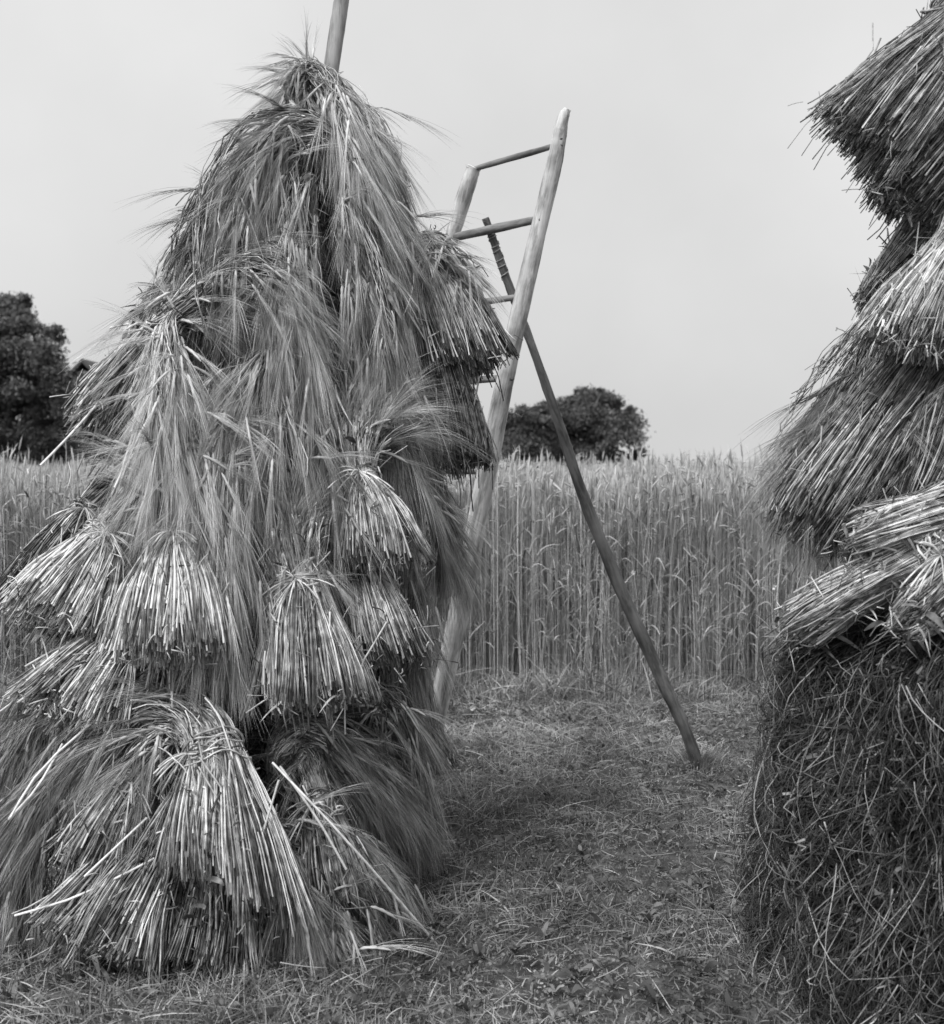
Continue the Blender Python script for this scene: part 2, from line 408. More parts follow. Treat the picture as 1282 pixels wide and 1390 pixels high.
        Lk = front[None, None]+dd[:, None]*f5*rng.uniform(.05, .13, (ne_, 1, 1))+np.array([0, 0, -.05])*f5**2
        tubes(mr, Lk, 0.0028, 3, np.clip(bt+0.15+rng.normal(size=ne_)*0.2, 0, 1))
        mr.build('straw_band', M_STRAW, root, root_loc)
    return root

GL = 'barley sheaves hung on the left pole'
GR = 'sheaves piled on the right stack'
def SL(label, pts, band, **k):
    k.setdefault('weeds', 26)
    return sheaf(LEFT, label, pts, band, group=GL, **k)
def SR(label, pts, band, **k):
    k['ns'] = int(k['ns']*1.5); k.setdefault('sr', .0018); k.setdefault('weeds', 50)
    return sheaf(RIGHT, label, pts, band, group=GR, **k)
# ---- top of the left stack
SL('topmost barley sheaf, ears pouring right from below the pole', [(440,240,-0.06,0.05,0.05),(425.667,150,0.01,0.045,0.04),(417.333,98,0.03,0.04,0.035),(451,130,0.05,0.06,0.045),(499.667,210,0.06,0.08,0.05),(518.333,285,0.04,0.07,0.05),(527,335,0.04,0.06,0.05)], 1, ns=200, ne=420, ef=2.7, et=.6, show_butt=False, rope=False)
SL('barley ears bristling up and left just under the pole', [(460,260,-.08,.05,.05),(450,160,.0,.04,.04),(425,105,.03,.035,.035),(405,115,.07,.05,.04),(400,170,.08,.06,.045)], 1, ns=60, ne=110, ef=2.0, et=.6, show_butt=False, rope=False, droop=.3, awn=.15)
SL('barley ears hanging straight down from the pole tip to the dark hollow', [(430,260,-0.06,0.05,0.05),(437,160,0.02,0.04,0.04),(442,104,0.05,0.04,0.035),(461,150,0.1,0.06,0.04),(478,230,0.1,0.07,0.04),(490,290,0.08,0.07,0.04)], 1, ns=160, ne=280, ef=2.6, et=.62, show_butt=False, rope=False)
SL('big barley sheaf arching left into a long smooth fall of ears', [(440,330,-.12,.07,.06),(450,245,.0,.06,.05),(428,190,.09,.07,.055),(372,205,.13,.09,.06),(345,290,.12,.115,.06),(350,390,.12,.125,.055),(372,500,.12,.12,.05)], 1, ns=300, ne=720, ws=0.9, ef=2, et=.52, show_butt=False, rope=False)
SL('straight fall of ears below the dark hollow near the middle top', [(470,420,-.12,.06,.05),(430,330,.0,.05,.05),(418,240,.09,.05,.04),(405,330,.14,.07,.04),(410,430,.14,.08,.04),(415,540,.13,.08,.04)], 1, ns=160, ne=336, ws=0.75, ef=2, et=.52, show_butt=False, rope=False)
SL('leafy dark barley sheaf on the upper left edge with bent leaves', [(330,420,-.1,.07,.06),(320,330,.03,.06,.05),(305,270,.08,.06,.05),(280,310,.10,.07,.05),(262,370,.10,.08,.05),(250,420,.08,.08,.05)], 1, ns=160, ne=160, ef=2, et=.35, bt=.35, show_butt=False, rope=False, weeds=260,
   extra=[[(262,330,.08),(275,280,.12),(293,226,.14)],[(272,300,.1),(290,262,.13),(300,235,.14)],[(232,380,.1),(238,350,.12),(233,322,.13)]])
# ---- middle
SL('barley sheaf falling down right of the dark hollow in narrow locks', [(488,430,-0.14,0.06,0.05),(468,340,0,0.05,0.05),(463,280,0.09,0.06,0.045),(488,340,0.13,0.075,0.045),(508,440,0.13,0.085,0.045),(518,540,0.12,0.09,0.045),(523,620,0.1,0.09,0.045)], 1, ns=240, ne=416, ws=0.75, ef=2, et=.5, show_butt=False, rope=False)
SL('narrow lock of ears hanging beside the upper right sheaf', [(526,420,-0.14,0.05,0.05),(526,330,0.02,0.05,0.04),(531,290,0.08,0.05,0.04),(541,360,0.12,0.06,0.04),(546,470,0.12,0.06,0.04),(551,580,0.1,0.07,0.04)], 1, ns=140, ne=208, ws=0.8, ef=2, et=.45, show_butt=False, rope=False)
SL('upper right barley sheaf with its cut ends fanned towards the ladder', [(632,515,0.22,0.165,0.13),(604,430,0.18,0.14,0.11),(577,352,0.12,0.07,0.06),(585,335,0.15,0.055,0.05),(604,352,0.19,0.06,0.05),(622,390,0.18,0.06,0.05)], 2, ns=520, ne=150, ef=3, awn=.12, bt=.45, et=.6, leafy=14, droop=.4, drift=.1, kink=.1)
SL('shaded barley sheaf hanging under the upper right one', [(620,640,0.1,0.11,0.1),(610,560,0.06,0.1,0.1),(592,480,-0.02,0.07,0.07),(562,430,-0.1,0.06,0.06)], 2, ns=360, ne=0, bt=.22, rope=False, leafy=16)  # low stalk tone paints the shade under the sheaf above
SL('left barley sheaf with its stubbly end thrust out towards the dark trees', [(140,590,.27,.135,.12),(180,520,.21,.11,.1),(218,452,.14,.06,.05),(275,415,.13,.075,.055),(340,375,.12,.10,.06),(385,400,.12,.11,.05),(405,480,.12,.11,.05)], 2, ns=420, ne=480, ef=2.6, bt=.45, et=.5, weeds=60,
   extra=[[(165,510,.26),(105,580,.4),(55,632,.5)],[(180,590,.28),(165,640,.33),(156,662,.35)],[(150,445,.2),(180,440,.18),(205,452,.16)]])
SL('pale splayed barley ears hanging from the left band like a skirt', [(330,430,-.1,.05,.05),(260,435,.10,.04,.045),(232,446,.20,.035,.04),(228,500,.25,.07,.05),(238,570,.26,.085,.05),(248,640,.24,.09,.05)], 1.6, ns=150, ne=414, ws=0.9, ef=2.0, et=.9, show_butt=False, rope=False)
SL('leafy clump of barley on the left edge above the splayed ears', [(300,420,-.06,.05,.05),(250,400,.04,.05,.05),(225,395,.1,.05,.05),(205,425,.14,.05,.05),(195,460,.15,.05,.05)], 1, ns=80, ne=60, ef=2, et=.4, show_butt=False, rope=False, weeds=160)
SL('ears lying across the middle left, spilling down towards the bands', [(400,560,-.12,.06,.05),(380,500,.02,.06,.05),(350,480,.1,.08,.05),(310,540,.13,.10,.05),(270,610,.14,.12,.05),(240,680,.14,.12,.05)], 1, ns=220, ne=336, ws=0.7, ef=2, et=.5, show_butt=False, rope=False)
SL('long lock of ears dropping over the middle left bands', [(350,660,-.12,.06,.05),(325,590,.05,.06,.05),(310,590,.13,.075,.05),(302,680,.2,.08,.04),(312,780,.22,.08,.04),(325,850,.2,.07,.04)], 1, ns=220, ne=416, ws=0.75, ef=1.8, et=.55, show_butt=False, rope=False)
SL('lock of ears hanging above the short round central bundle', [(400,660,-.12,.06,.05),(375,580,.04,.06,.05),(380,560,.12,.06,.045),(395,640,.16,.08,.045),(415,730,.17,.09,.045),(420,780,.16,.08,.04)], 1, ns=200, ne=368, ws=0.75, ef=1.8, et=.5, show_butt=False, rope=False)
SL('tangled ears in the middle between two falls', [(450,560,-.1,.06,.05),(420,480,.03,.06,.05),(430,470,.11,.06,.045),(440,540,.14,.07,.045),(445,620,.14,.08,.045),(440,700,.14,.08,.045)], 1, ns=160, ne=204, ws=0.7, ef=1.8, et=.45, show_butt=False, rope=False)
SL('slim upright bundle right of centre, ears fanned above its tie', [(508,775,.2,.105,.08),(502,705,.2,.09,.07),(490,645,.15,.05,.045),(485,600,.14,.07,.05),(500,560,.13,.09,.05),(540,540,.11,.1,.045)], 2, ns=400, ne=240, ef=2.6, bt=.6, et=.5, droop=0)
SL('lower slim bundle of cut ends beneath the one right of centre', [(530,905,.17,.12,.1),(515,845,.18,.105,.09),(498,785,.1,.07,.06),(480,740,-.03,.06,.06)], 2, ns=430, ne=0, bt=.5, rope=False)
SL('barley sheaf hanging down the right side beside the ladder foot', [(498,700,-0.12,0.06,0.05),(503,600,0.03,0.06,0.05),(518,590,0.1,0.065,0.045),(543,670,0.12,0.075,0.045),(553,760,0.11,0.075,0.045),(548,850,0.1,0.08,0.045),(543,920,0.08,0.08,0.04)], 1, ns=240, ne=420, ws=0.75, ef=1.8, et=.42, show_butt=False, rope=False)
SL('short tuft of ears sticking out to the right behind the ladder rail', [(542,640,-0.1,0.05,0.05),(567,610,0.05,0.05,0.045),(582,640,0.12,0.05,0.04),(592,700,0.14,0.05,0.04),(600,745,0.14,0.05,0.04)], 1, ns=120, ne=170, ef=1.8, et=.35, show_butt=False, rope=False)
SL('left barley sheaf with bright cut ends fanned over the field', [(65,865,.3,.17,.13),(105,795,.25,.14,.11),(148,728,.17,.07,.06),(190,690,.14,.085,.055),(230,640,.12,.1,.05),(260,590,.11,.11,.05)], 2, ns=620, ne=320, ef=2.7, bt=.62, et=.5,
   extra=[[(60,905,.2),(10,950,.4)],[(50,930,.2),(-5,970,.4)]])
SL('thin rolled bundle pointing down left above the fanned left sheaf', [(20,815,.24,.065,.05),(68,750,.22,.06,.05),(118,692,.17,.045,.04),(150,665,.08,.05,.05)], 2, ns=220, ne=0, bt=.38, weeds=40, leafy=8)
SL('barley sheaf with bright cut ends and a wide tie, left of centre', [(235,905,.28,.165,.13),(238,815,.26,.145,.12),(240,735,.19,.08,.07),(248,690,.17,.085,.06),(265,630,.14,.11,.05),(285,560,.12,.12,.05)], 2, ns=640, ne=380, ef=2.7, bt=.68, et=.52)
SL('short round bundle tied with a thick straw rope at the centre', [(428,965,.3,.135,.115),(418,880,.28,.12,.11),(408,795,.21,.075,.07),(402,745,.18,.07,.06),(398,690,.15,.08,.05)], 2, ns=600, ne=170, ef=2.6, bt=.55, et=.5, butt_jit=.10, leafy=24)
SL('lower left barley sheaf whose cut ends spread beneath the left fan', [(80,985,.3,.165,.12),(118,925,.24,.13,.1),(165,865,.1,.08,.08),(215,800,-.05,.07,.07)], 2, ns=520, ne=0, bt=.6, rope=False, extra=[[(85,1010,.3),(50,1070,.4),(12,1112,.5)]])
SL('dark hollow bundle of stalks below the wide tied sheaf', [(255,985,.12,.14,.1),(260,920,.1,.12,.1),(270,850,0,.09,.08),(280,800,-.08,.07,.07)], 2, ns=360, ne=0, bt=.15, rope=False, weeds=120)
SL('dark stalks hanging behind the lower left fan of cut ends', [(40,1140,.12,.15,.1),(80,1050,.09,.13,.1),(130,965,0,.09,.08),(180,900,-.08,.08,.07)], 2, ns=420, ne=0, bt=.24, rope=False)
SL('ragged dark ears hanging down the left edge below the fan', [(150,1000,-.05,.07,.06),(110,930,.05,.07,.05),(80,935,.12,.09,.05),(45,1010,.18,.11,.05),(15,1090,.2,.12,.05)], 1, ns=160, ne=260, ef=1.8, et=.25, bt=.25, show_butt=False, rope=False)
SL('small tied bundle right of the low front sheaf, cut ends down', [(462,1235,.27,.12,.1),(450,1170,.26,.10,.09),(432,1095,.2,.06,.06),(415,1050,.1,.07,.05),(395,1010,.02,.07,.05)], 2, ns=330, ne=0, bt=.42, weeds=60, kink=.3, drift=.12)
SL('small tied bundle left of the low front sheaf, cut ends down left', [(120,1195,.3,.12,.1),(145,1135,.28,.10,.09),(178,1070,.22,.06,.06),(205,1030,.12,.07,.05),(230,990,.0,.07,.05)], 2, ns=330, ne=0, bt=.45, weeds=60, kink=.4)
# ---- bottom
SL('large tied barley sheaf low at the front, its cut ends nearly on the grass', [(298,1240,.34,.18,.15),(294,1130,.34,.15,.14),(290,1022,.28,.085,.08),(262,985,.2,.06,.05),(215,990,.16,.07,.05),(165,1060,.18,.09,.05),(130,1160,.18,.10,.05)], 2, ns=760, ne=250, ef=2.6, bt=.46, et=.33, leafy=40, weeds=120, butt_jit=.24, kink=.6, drift=.4,
   extra=[[(370,1035,.32),(470,1140,.45),(600,1290,.5)],[(380,1040,.3),(430,1110,.36),(470,1180,.4)],[(200,1110,.34),(115,1190,.4)],[(210,1165,.36),(110,1215,.42),(20,1243,.5)],[(150,960,.25),(60,1040,.4),(14,1110,.5)]])
SL('barley sheaf at the bottom left corner with cut ends to the ground', [(120,1300,0.36,0.17,0.12),(165,1215,0.3,0.13,0.1),(230,1120,0.14,0.09,0.08),(280,1050,-0.02,0.08,0.08)], 2, ns=480, ne=0, bt=.5, rope=False, weeds=60)
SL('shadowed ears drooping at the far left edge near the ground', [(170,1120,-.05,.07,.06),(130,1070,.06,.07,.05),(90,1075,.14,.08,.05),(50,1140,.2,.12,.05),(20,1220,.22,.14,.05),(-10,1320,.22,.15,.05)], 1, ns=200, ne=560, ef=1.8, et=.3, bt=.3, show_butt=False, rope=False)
SL('ears combed left from under the dark hollow bundle', [(300,1010,-.05,.07,.06),(255,985,.04,.06,.05),(215,940,.1,.06,.05),(180,960,.14,.07,.05),(150,1010,.15,.08,.05)], 1, ns=160, ne=170, ef=1.8, et=.32, show_butt=False, rope=False)
SL('ears sweeping down right from the low front sheaf', [(320,1220,-.1,.07,.06),(370,1150,.08,.06,.05),(405,1130,.18,.07,.05),(450,1180,.22,.09,.05),(495,1240,.24,.10,.05),(530,1300,.24,.11,.05)], 1, ns=220, ne=300, ws=0.85, ef=1.8, et=.42, show_butt=False, rope=False)
SL('ears spread in a soft fan below the short round central bundle', [(420,1130,-.12,.08,.06),(390,1040,.02,.07,.06),(410,1000,.08,.08,.05),(455,1020,.12,.10,.05),(505,1065,.14,.11,.05),(540,1110,.14,.10,.05)], 1, ns=200, ne=380, ef=1.8, et=.36, show_butt=False, rope=False)
SL('bundle of thin stalks jutting out low on the right over the grass', [(598,1050,.14,.085,.06),(572,1000,.12,.075,.06),(545,950,.04,.06,.06),(520,900,-.06,.06,.06)], 2, ns=230, ne=0, bt=.5, rope=False)
SL('ears hanging low on the right below the slim bundles', [(478,1060,-0.12,0.06,0.06),(493,970,0.05,0.06,0.05),(518,950,0.12,0.07,0.05),(538,1010,0.14,0.075,0.05),(543,1080,0.13,0.08,0.05),(553,1150,0.12,0.08,0.05)], 1, ns=180, ne=304, ws=0.8, ef=1.8, et=.38, show_butt=False, rope=False)
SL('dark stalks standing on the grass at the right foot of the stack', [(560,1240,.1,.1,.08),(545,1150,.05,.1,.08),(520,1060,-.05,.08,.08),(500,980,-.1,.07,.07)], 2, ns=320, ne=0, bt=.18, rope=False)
SL('pale ears spilling onto the grass at the bottom middle', [(330,1230,0,.08,.06),(380,1180,.18,.07,.05),(405,1190,.27,.08,.05),(425,1250,.32,.12,.05),(440,1310,.33,.16,.05),(450,1350,.34,.17,.04)], 1, ns=180, ne=480, ef=1.8, et=.58, show_butt=False, rope=False)
SL('stub ended bundle at the bottom beneath the low front sheaf', [(280,1335,.3,.17,.12),(290,1270,.26,.14,.12),(300,1190,.12,.1,.1),(310,1120,0,.08,.08)], 2, ns=420, ne=0, bt=.32, rope=False)
# ---- right stack
SR('top sheaf of the right stack, dark cut ends thrust left against the sky', [(1179,215,0.36,0.16,0.14),(1239,135,0.28,0.15,0.12),(1314,30,0.14,0.1,0.09),(1384,-70,0,0.1,0.08),(1414,-180,-0.1,0.1,0.08)], 2, ns=700, ne=0, bt=.34, rope=True, butt_jit=.10, weeds=60, leafy=30,
   extra=[[(1282,48,.25),(1180,83,.4)],[(1282,70,.25),(1205,105,.36)]])
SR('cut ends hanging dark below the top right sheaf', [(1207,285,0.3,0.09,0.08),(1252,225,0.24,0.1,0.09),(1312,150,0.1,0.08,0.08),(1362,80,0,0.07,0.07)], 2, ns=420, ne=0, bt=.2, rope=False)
SR('small pale straw wisp sheaf in the notch of the right stack', [(1180,420,.1,.05,.05),(1215,370,.1,.06,.05),(1260,310,.04,.07,.06),(1320,240,-.02,.07,.06)], 2, ns=180, ne=0, bt=.5, rope=False, leafy=20)
SR('sheaf with bright cut ends at the right border', [(1245,485,.22,.15,.11),(1270,420,.2,.13,.1),(1310,330,.1,.08,.07),(1350,260,.0,.08,.07)], 2, ns=560, ne=0, bt=.62, rope=False, leafy=24)
SR('stalks and ears streaming down left from the notch', [(1330,420,-.02,.08,.07),(1270,430,.06,.08,.06),(1215,470,.12,.09,.05),(1180,540,.15,.1,.05),(1150,600,.17,.11,.05),(1125,650,.18,.11,.05)], 1, ns=300, ne=300, ef=2, bt=.4, et=.35, show_butt=False, rope=False)
SR('sheaf of long thin stalks slanting to a ragged end over the grain field', [(1092,740,0.3,0.11,0.08),(1144,660,0.26,0.12,0.09),(1214,560,0.16,0.12,0.09),(1284,470,0.04,0.09,0.08)], 2.6, ns=560, ne=0, bt=.36, rope=False, leafy=30, butt_jit=.16)
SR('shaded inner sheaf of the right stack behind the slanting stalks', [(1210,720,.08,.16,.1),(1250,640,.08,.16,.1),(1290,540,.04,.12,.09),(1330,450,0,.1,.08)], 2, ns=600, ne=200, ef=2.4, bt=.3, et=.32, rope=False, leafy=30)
SR('flattened sheaf with a thick tie lying across the right stack', [(1068,862,0.27,0.055,0.07),(1125,822,0.27,0.05,0.07),(1190,785,0.24,0.05,0.07),(1270,745,0.2,0.055,0.07),(1340,710,0.1,0.08,0.08)], 3, ns=260, ne=0, bt=.6, rope=True, butt_jit=.14, weeds=90, leafy=40)
SR('pale bundle lying along the top of the weedy right base', [(1150,740,.28,.045,.05),(1200,720,.28,.055,.06),(1260,700,.24,.06,.06),(1330,680,.1,.07,.06)], 2, ns=170, ne=0, bt=.6, rope=False, leafy=30)
SR('loosely tied sheaf jutting at the right border above the weeds', [(1215,855,.24,.04,.05),(1250,830,.24,.065,.06),(1300,790,.2,.07,.06),(1360,750,.1,.07,.06)], 2, ns=110, ne=0, bt=.5, rope=False, leafy=20)
# weedy base of the right stack: tangled hay
root_loc = np.array([RIGHT.axis(0), RIGHT.Y, 0.0])
heap = empty('hay_heap', root_loc, 'dark tangled heap of dried weeds and hay forming the base of the right stack', 'hay')
mb = MB(); n = 30000
zz = np.linspace(0, 1.13, 16); aa = np.linspace(0, 2*np.pi, 40, endpoint=False); Z, A = np.meshgrid(zz, aa, indexing='ij')
def hr(z, a): return (.79+.03*np.sin(a*4+1)+.05*np.sin(a*9+z*4)+.018*np.sin(z*11+np.sin(a*6)*2))*np.interp(z, [0, .12, .5, .95, 1.13], [1.0, 1.0, .985, .94, .74])
V = np.stack([RIGHT.axis(Z)+hr(Z, A)*np.cos(A), RIGHT.Y+hr(Z, A)*np.sin(A), Z], -1).reshape(-1, 3)
V = np.concatenate([V, [[RIGHT.axis(1.2), RIGHT.Y, 1.2]]])
mb.add(V, [(i*40+k, i*40+(k+1) % 40, (i+1)*40+(k+1) % 40, (i+1)*40+k) for i in range(15) for k in range(40)], [(600+k, 600+(k+1) % 40, 640) for k in range(40)], .1)
def tangle(n, S, ln, w, tone, tube, rmax):
    a = rng.uniform(np.pi*.75, np.pi*1.85, n); z = rng.uniform(.0, 1.12, n)
    f = np.linspace(0, 1, S)[None]
    th = rng.normal(size=n)*(.35 if ln > .1 else .8)-np.pi/2; curl = rng.normal(size=n)*.22
    ang = th[:, None]+curl[:, None]*f+rng.normal(size=(n, 1))*.9*(f > rng.uniform(.2, 1.3, (n, 1)))
    l = ln*rng.uniform(.4, 1.3, n)
    st = np.cumsum(np.cos(ang), 1)*l[:, None]/S; sz = np.cumsum(np.sin(ang), 1)*l[:, None]/S
    z2 = np.clip(z[:, None]+sz, .005, 1.2); a2 = a[:, None]+st/.9
    ro = rng.uniform(0, rmax, n)[:, None]+.03*np.sin(f*5+rng.uniform(0, 6, (n, 1)))+.05*(rng.random((n, 1)) < .1)*f
    r = hr(z2, a2)+ro
    L = np.stack([RIGHT.axis(z2)+r*np.cos(a2), RIGHT.Y+r*np.sin(a2), z2], -1)
    tn = np.clip(tone+rng.normal(size=n)*.17, 0, 1)
    (tubes if tube else ribbons)(mb, L, w*np.linspace(1, .5, S)[None]*rng.uniform(.6, 1.4, (n, 1)), tone=tn)
tangle(30000, 7, .2, .0013, .34, True, .08)
tangle(14000, 6, .07, .0028, .28, False, .08)
tangle(1300, 9, .42, .0018, .7, True, .14)
tangle(8000, 7, .3, .0014, .42, True, .13)
tangle(5000, 5, .06, .0026, .45, False, .11)
tangle(1500, 4, .05, .006, .4, False, .11)
mb.build('stems', M_WEED, heap, root_loc)


# ------------------------------------------------------------------ loose straw filling the middle of each stack
def core(stack, label, zs, zt, n, name, mat, tone=0.3, seed=1, amp=0.06):
    zz = np.linspace(zs, zt, 40); aa = np.linspace(0, 2*np.pi, 48, endpoint=False)
    mb = MB()
    Z, A = np.meshgrid(zz, aa, indexing='ij')
    R = np.interp(Z, stack.tz, stack.tr)*0.70
    R = R*(1+amp*1.4*np.sin(A*5+Z*4+seed)+amp*np.sin(A*11-Z*9)+amp*0.6*np.sin(Z*23+A*3))
    X = stack.axis(Z)+R*np.cos(A); Yy = stack.Y+R*np.sin(A)
    V = np.stack([X, Yy, Z], -1)
    Q = [(i*48+k, i*48+(k+1) % 48, (i+1)*48+(k+1) % 48, (i+1)*48+k) for i in range(39) for k in range(48)]
    tip = [[stack.axis(zt), stack.Y, zt]]
    mb.add(np.concatenate([V.reshape(-1, 3), tip]), Q, [(39*48+k, 39*48+(k+1) % 48, 40*48) for k in range(48)], 0.25)
    # strands lying down the surface
    a = rng.uniform(0, 2*np.pi, n); z0 = zs+(zt-zs)*rng.random(n)**1.2
    ln = rng.uniform(0.12, 0.4, n); S = 6; f = np.linspace(0, 1, S)[None]
    z = np.maximum(z0[:, None]-ln[:, None]*f*0.95, 0.01); an = a[:, None]+rng.normal(size=(n, 1))*0.35*f
    r = np.interp(z, stack.tz, stack.tr)*0.72+rng.uniform(0.0, 0.05, (n, 1))+0.07*f*rng.random((n, 1))
    L = np.stack([stack.axis(z)+r*np.cos(an), stack.Y+r*np.sin(an), z], -1)
    tubes(mb, L, 0.0022, 3, np.clip(tone+rng.normal(size=n)*0.2, 0, 1))
    o = mb.build(name, mat)
    return tag(o, label, 'straw', kind='stuff')
core(LEFT, 'loose straw packed around the pole between the hung sheaves', 0.0, 2.85, 15000, 'loose_straw', M_STRAW, 0.1, 2)  # strands toned dark to paint shade into the gaps between sheaves
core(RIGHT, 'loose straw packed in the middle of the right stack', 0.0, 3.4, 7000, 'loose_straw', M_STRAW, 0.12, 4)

# ------------------------------------------------------------------ poles, ladder, prop
def rod(mb, pts, rad, sides=14, S=40, rough=0.05, tone=0.5, tipcut=None):
    C = np.array([[*p, r] for p, r in zip(pts, rad)], float)
    t = np.linspace(0, len(pts)-1, S); c = catmull(C, t)
    D = c[:, :3]; T = norm(np.gradient(D, axis=0))
    A = norm(np.cross(T, np.array([0.3, 0.9, 0.1]))); B = np.cross(T, A)
    ang = np.arange(sides)*2*np.pi/sides
    s1, s2 = rng.uniform(0, 6, 2)
    q = 1+rough*np.sin(ang*2+t[:, None]*1.3+s1)+rough*0.6*np.sin(ang*3-t[:, None]*4+s2)+rng.normal(size=(S, sides))*rough*0.25+rough*0.5*np.sin(t[:, None]*9+s1)
    V = D[:, None]+(c[:, 3:4]*q)[..., None]*(A[:, None]*np.cos(ang)[None, :, None]+B[:, None]*np.sin(ang)[None, :, None])
    Q = [(i*sides+k, i*sides+(k+1) % sides, (i+1)*sides+(k+1) % sides, (i+1)*sides+k) for i in range(S-1) for k in range(sides)]
    V = np.concatenate([V.reshape(-1, 3), D[:1], D[-1:]])
    T_ = [(S*sides, (k+1) % sides, k) for k in range(sides)]+[(S*sides+1, (S-1)*sides+k, (S-1)*sides+(k+1) % sides) for k in range(sides)]
    mb.add(V, Q, T_, tone)

# pole of the left stack
mb = MB()
pole_base = np.array([LEFT.axis(0), LEFT.Y, -0.3])
p0 = P(452, 78, 4.6); p1 = P(468, -25, 4.6)
rod(mb, [pole_base, np.array([LEFT.axis(1.5), 4.6, 1.5]), p0, p1], [0.045, 0.04, 0.030, 0.028], S=60)
tag(mb.build('stack_pole', M_POLE, None, pole_base), 'weathered wooden pole rising from the top of the left barley stack', 'pole')
mb = MB(); b_ = np.array([RIGHT.axis(0), RIGHT.Y, -0.3])
rod(mb, [b_, b_+[0.0, 0, 2], b_+[0.03, 0, 4.3]], [0.045, 0.04, 0.03])
tag(mb.build('stack_pole', M_POLE, None, b_), 'wooden pole inside the right stack, hidden by its sheaves', 'pole')

# ladder: right rail is nearer, its feet spread; leans on a prop
def rail_pt(z, near=True):
    if near:   # foot and top
        a = P(573, 1050, 6.15); a[2] = 0.0; b = P(767, 148, 5.45)
    else:
        a = P(388, 1000, 6.9); a[2] = 0.0; b = P(643, 228, 5.95)
    s_ = (z-a[2])/(b[2]-a[2]); return a+(b-a)*s_
nt_ = P(767, 148, 5.45); ft_ = P(643, 228, 5.95)
lad_loc = np.array([(rail_pt(0)[0]+rail_pt(0, False)[0])/2, (rail_pt(0)[1]+rail_pt(0, False)[1])/2, 0])
ladder = empty('ladder', lad_loc, 'wide wooden pole ladder leaning behind the left barley stack', 'ladder')
mb = MB(); zt = nt_[2]
rod(mb, [rail_pt(-.05), rail_pt(.9)+[.012, 0, 0], rail_pt(1.9)+[-.008, 0, 0], rail_pt(zt-.28)+[.004, 0, 0], rail_pt(zt-.06), rail_pt(zt)+[.012, 0, 0]], [.05, .046, .040, .036, .030, .016], S=80, rough=0.07)
r1 = mb.build('rail', M_RAIL, ladder, lad_loc)
mb = MB(); zt = ft_[2]
rod(mb, [rail_pt(-.05, False), rail_pt(.9, False), rail_pt(1.9, False), rail_pt(zt-.1, False), rail_pt(zt, False)], [.05, .046, .042, .039, .037], S=80, rough=0.07)
r2 = mb.build('rail', M_RAIL, ladder, lad_loc)
def z_near(py):
    # height on the near rail that shows at photo row py
    zz = np.linspace(0, 3.2, 600); r = [HY-(rail_pt(z)[2]-CAMZ)*F/rail_pt(z)[1] for z in zz]
    return float(np.interp(-py, -np.array(r), zz))
rung2 = None
for i, (py, rr) in enumerate([(197, .014), (297, .020), (402, .016), (513, .018), (640, .018), (780, .016), (925, .018)]):
    z = z_near(py); a = rail_pt(z); b = rail_pt(z+0.005, False)
    dv = (b-a)/np.linalg.norm(b-a); mb = MB()
    rod(mb, [a-dv*.034, a+(b-a)*.5, b+dv*.034], [rr*.8, rr, rr*.85], S=16, sides=10, rough=0.06)
    mb.build('rung', M_RUNG, ladder, lad_loc)
    if i == 1: rung2 = (a, b)
for (py, dx) in [(190, .5), (407, .6), (300, -.2), (350, .2), (470, -.4), (560, .1), (700, .3), (820, -.3)]:    # knots and pegs on the near rail
    c = rail_pt(z_near(py)); T = norm(rail_pt(1)-rail_pt(0)); mb = MB()
    q = c+np.array([dx*.02, -.028, 0]); 
    rod(mb, [q+[0, .03, 0], q+[0, .008, 0], q+[0, -.005, 0]], [.013, .012, .006], S=6, sides=8)
    mb.build('knot', M_KNOT, r1, lad_loc)
    
for k in bpy.data.objects:
    if k.name.startswith('knot'): k.parent = r1

# prop
pts = [(950, 1046), (928, 985), (900, 925), (850, 815), (800, 695), (758, 572), (716, 452), (690, 385), (670, 326), (659, 296)]
Ys = np.interp([p[1] for p in pts], [296, 1046], [5.86, 6.28])
PP = [P(x, y, Y) for (x, y), Y in zip(pts, Ys)]; PP[0][2] = -0.02
mb = MB(); rod(mb, PP, [.033, .032, .031, .029, .027, .025, .021, .019, .017, .016], S=90, rough=0.09)
prop_loc = PP[0].copy()
prop = empty('prop_pole', prop_loc, 'dark crooked pole propping up the ladder from the right', 'pole')
mb.build('shaft', M_PROP, prop, prop_loc)
mb = MB()    # twine wound round the shaft under the rung
Cc = np.array(PP); n_ = len(PP)
tw = np.linspace(7.1, 8.3, 200); c = catmull(Cc, tw); a = tw*2*np.pi*6+1.5*np.sin(tw*17)+.8*np.sin(tw*41)
T = norm(np.gradient(c, axis=0)); A = norm(np.cross(T, np.array([0, 1., 0]))); B = np.cross(T, A)
L = c+(A*np.cos(a)[:, None]+B*np.sin(a)[:, None])*.0205
tubes(mb, L[None], .0024, 5, np.array([0.5]), cap=False)
mb.build('twine', M_STRAW, prop, prop_loc)

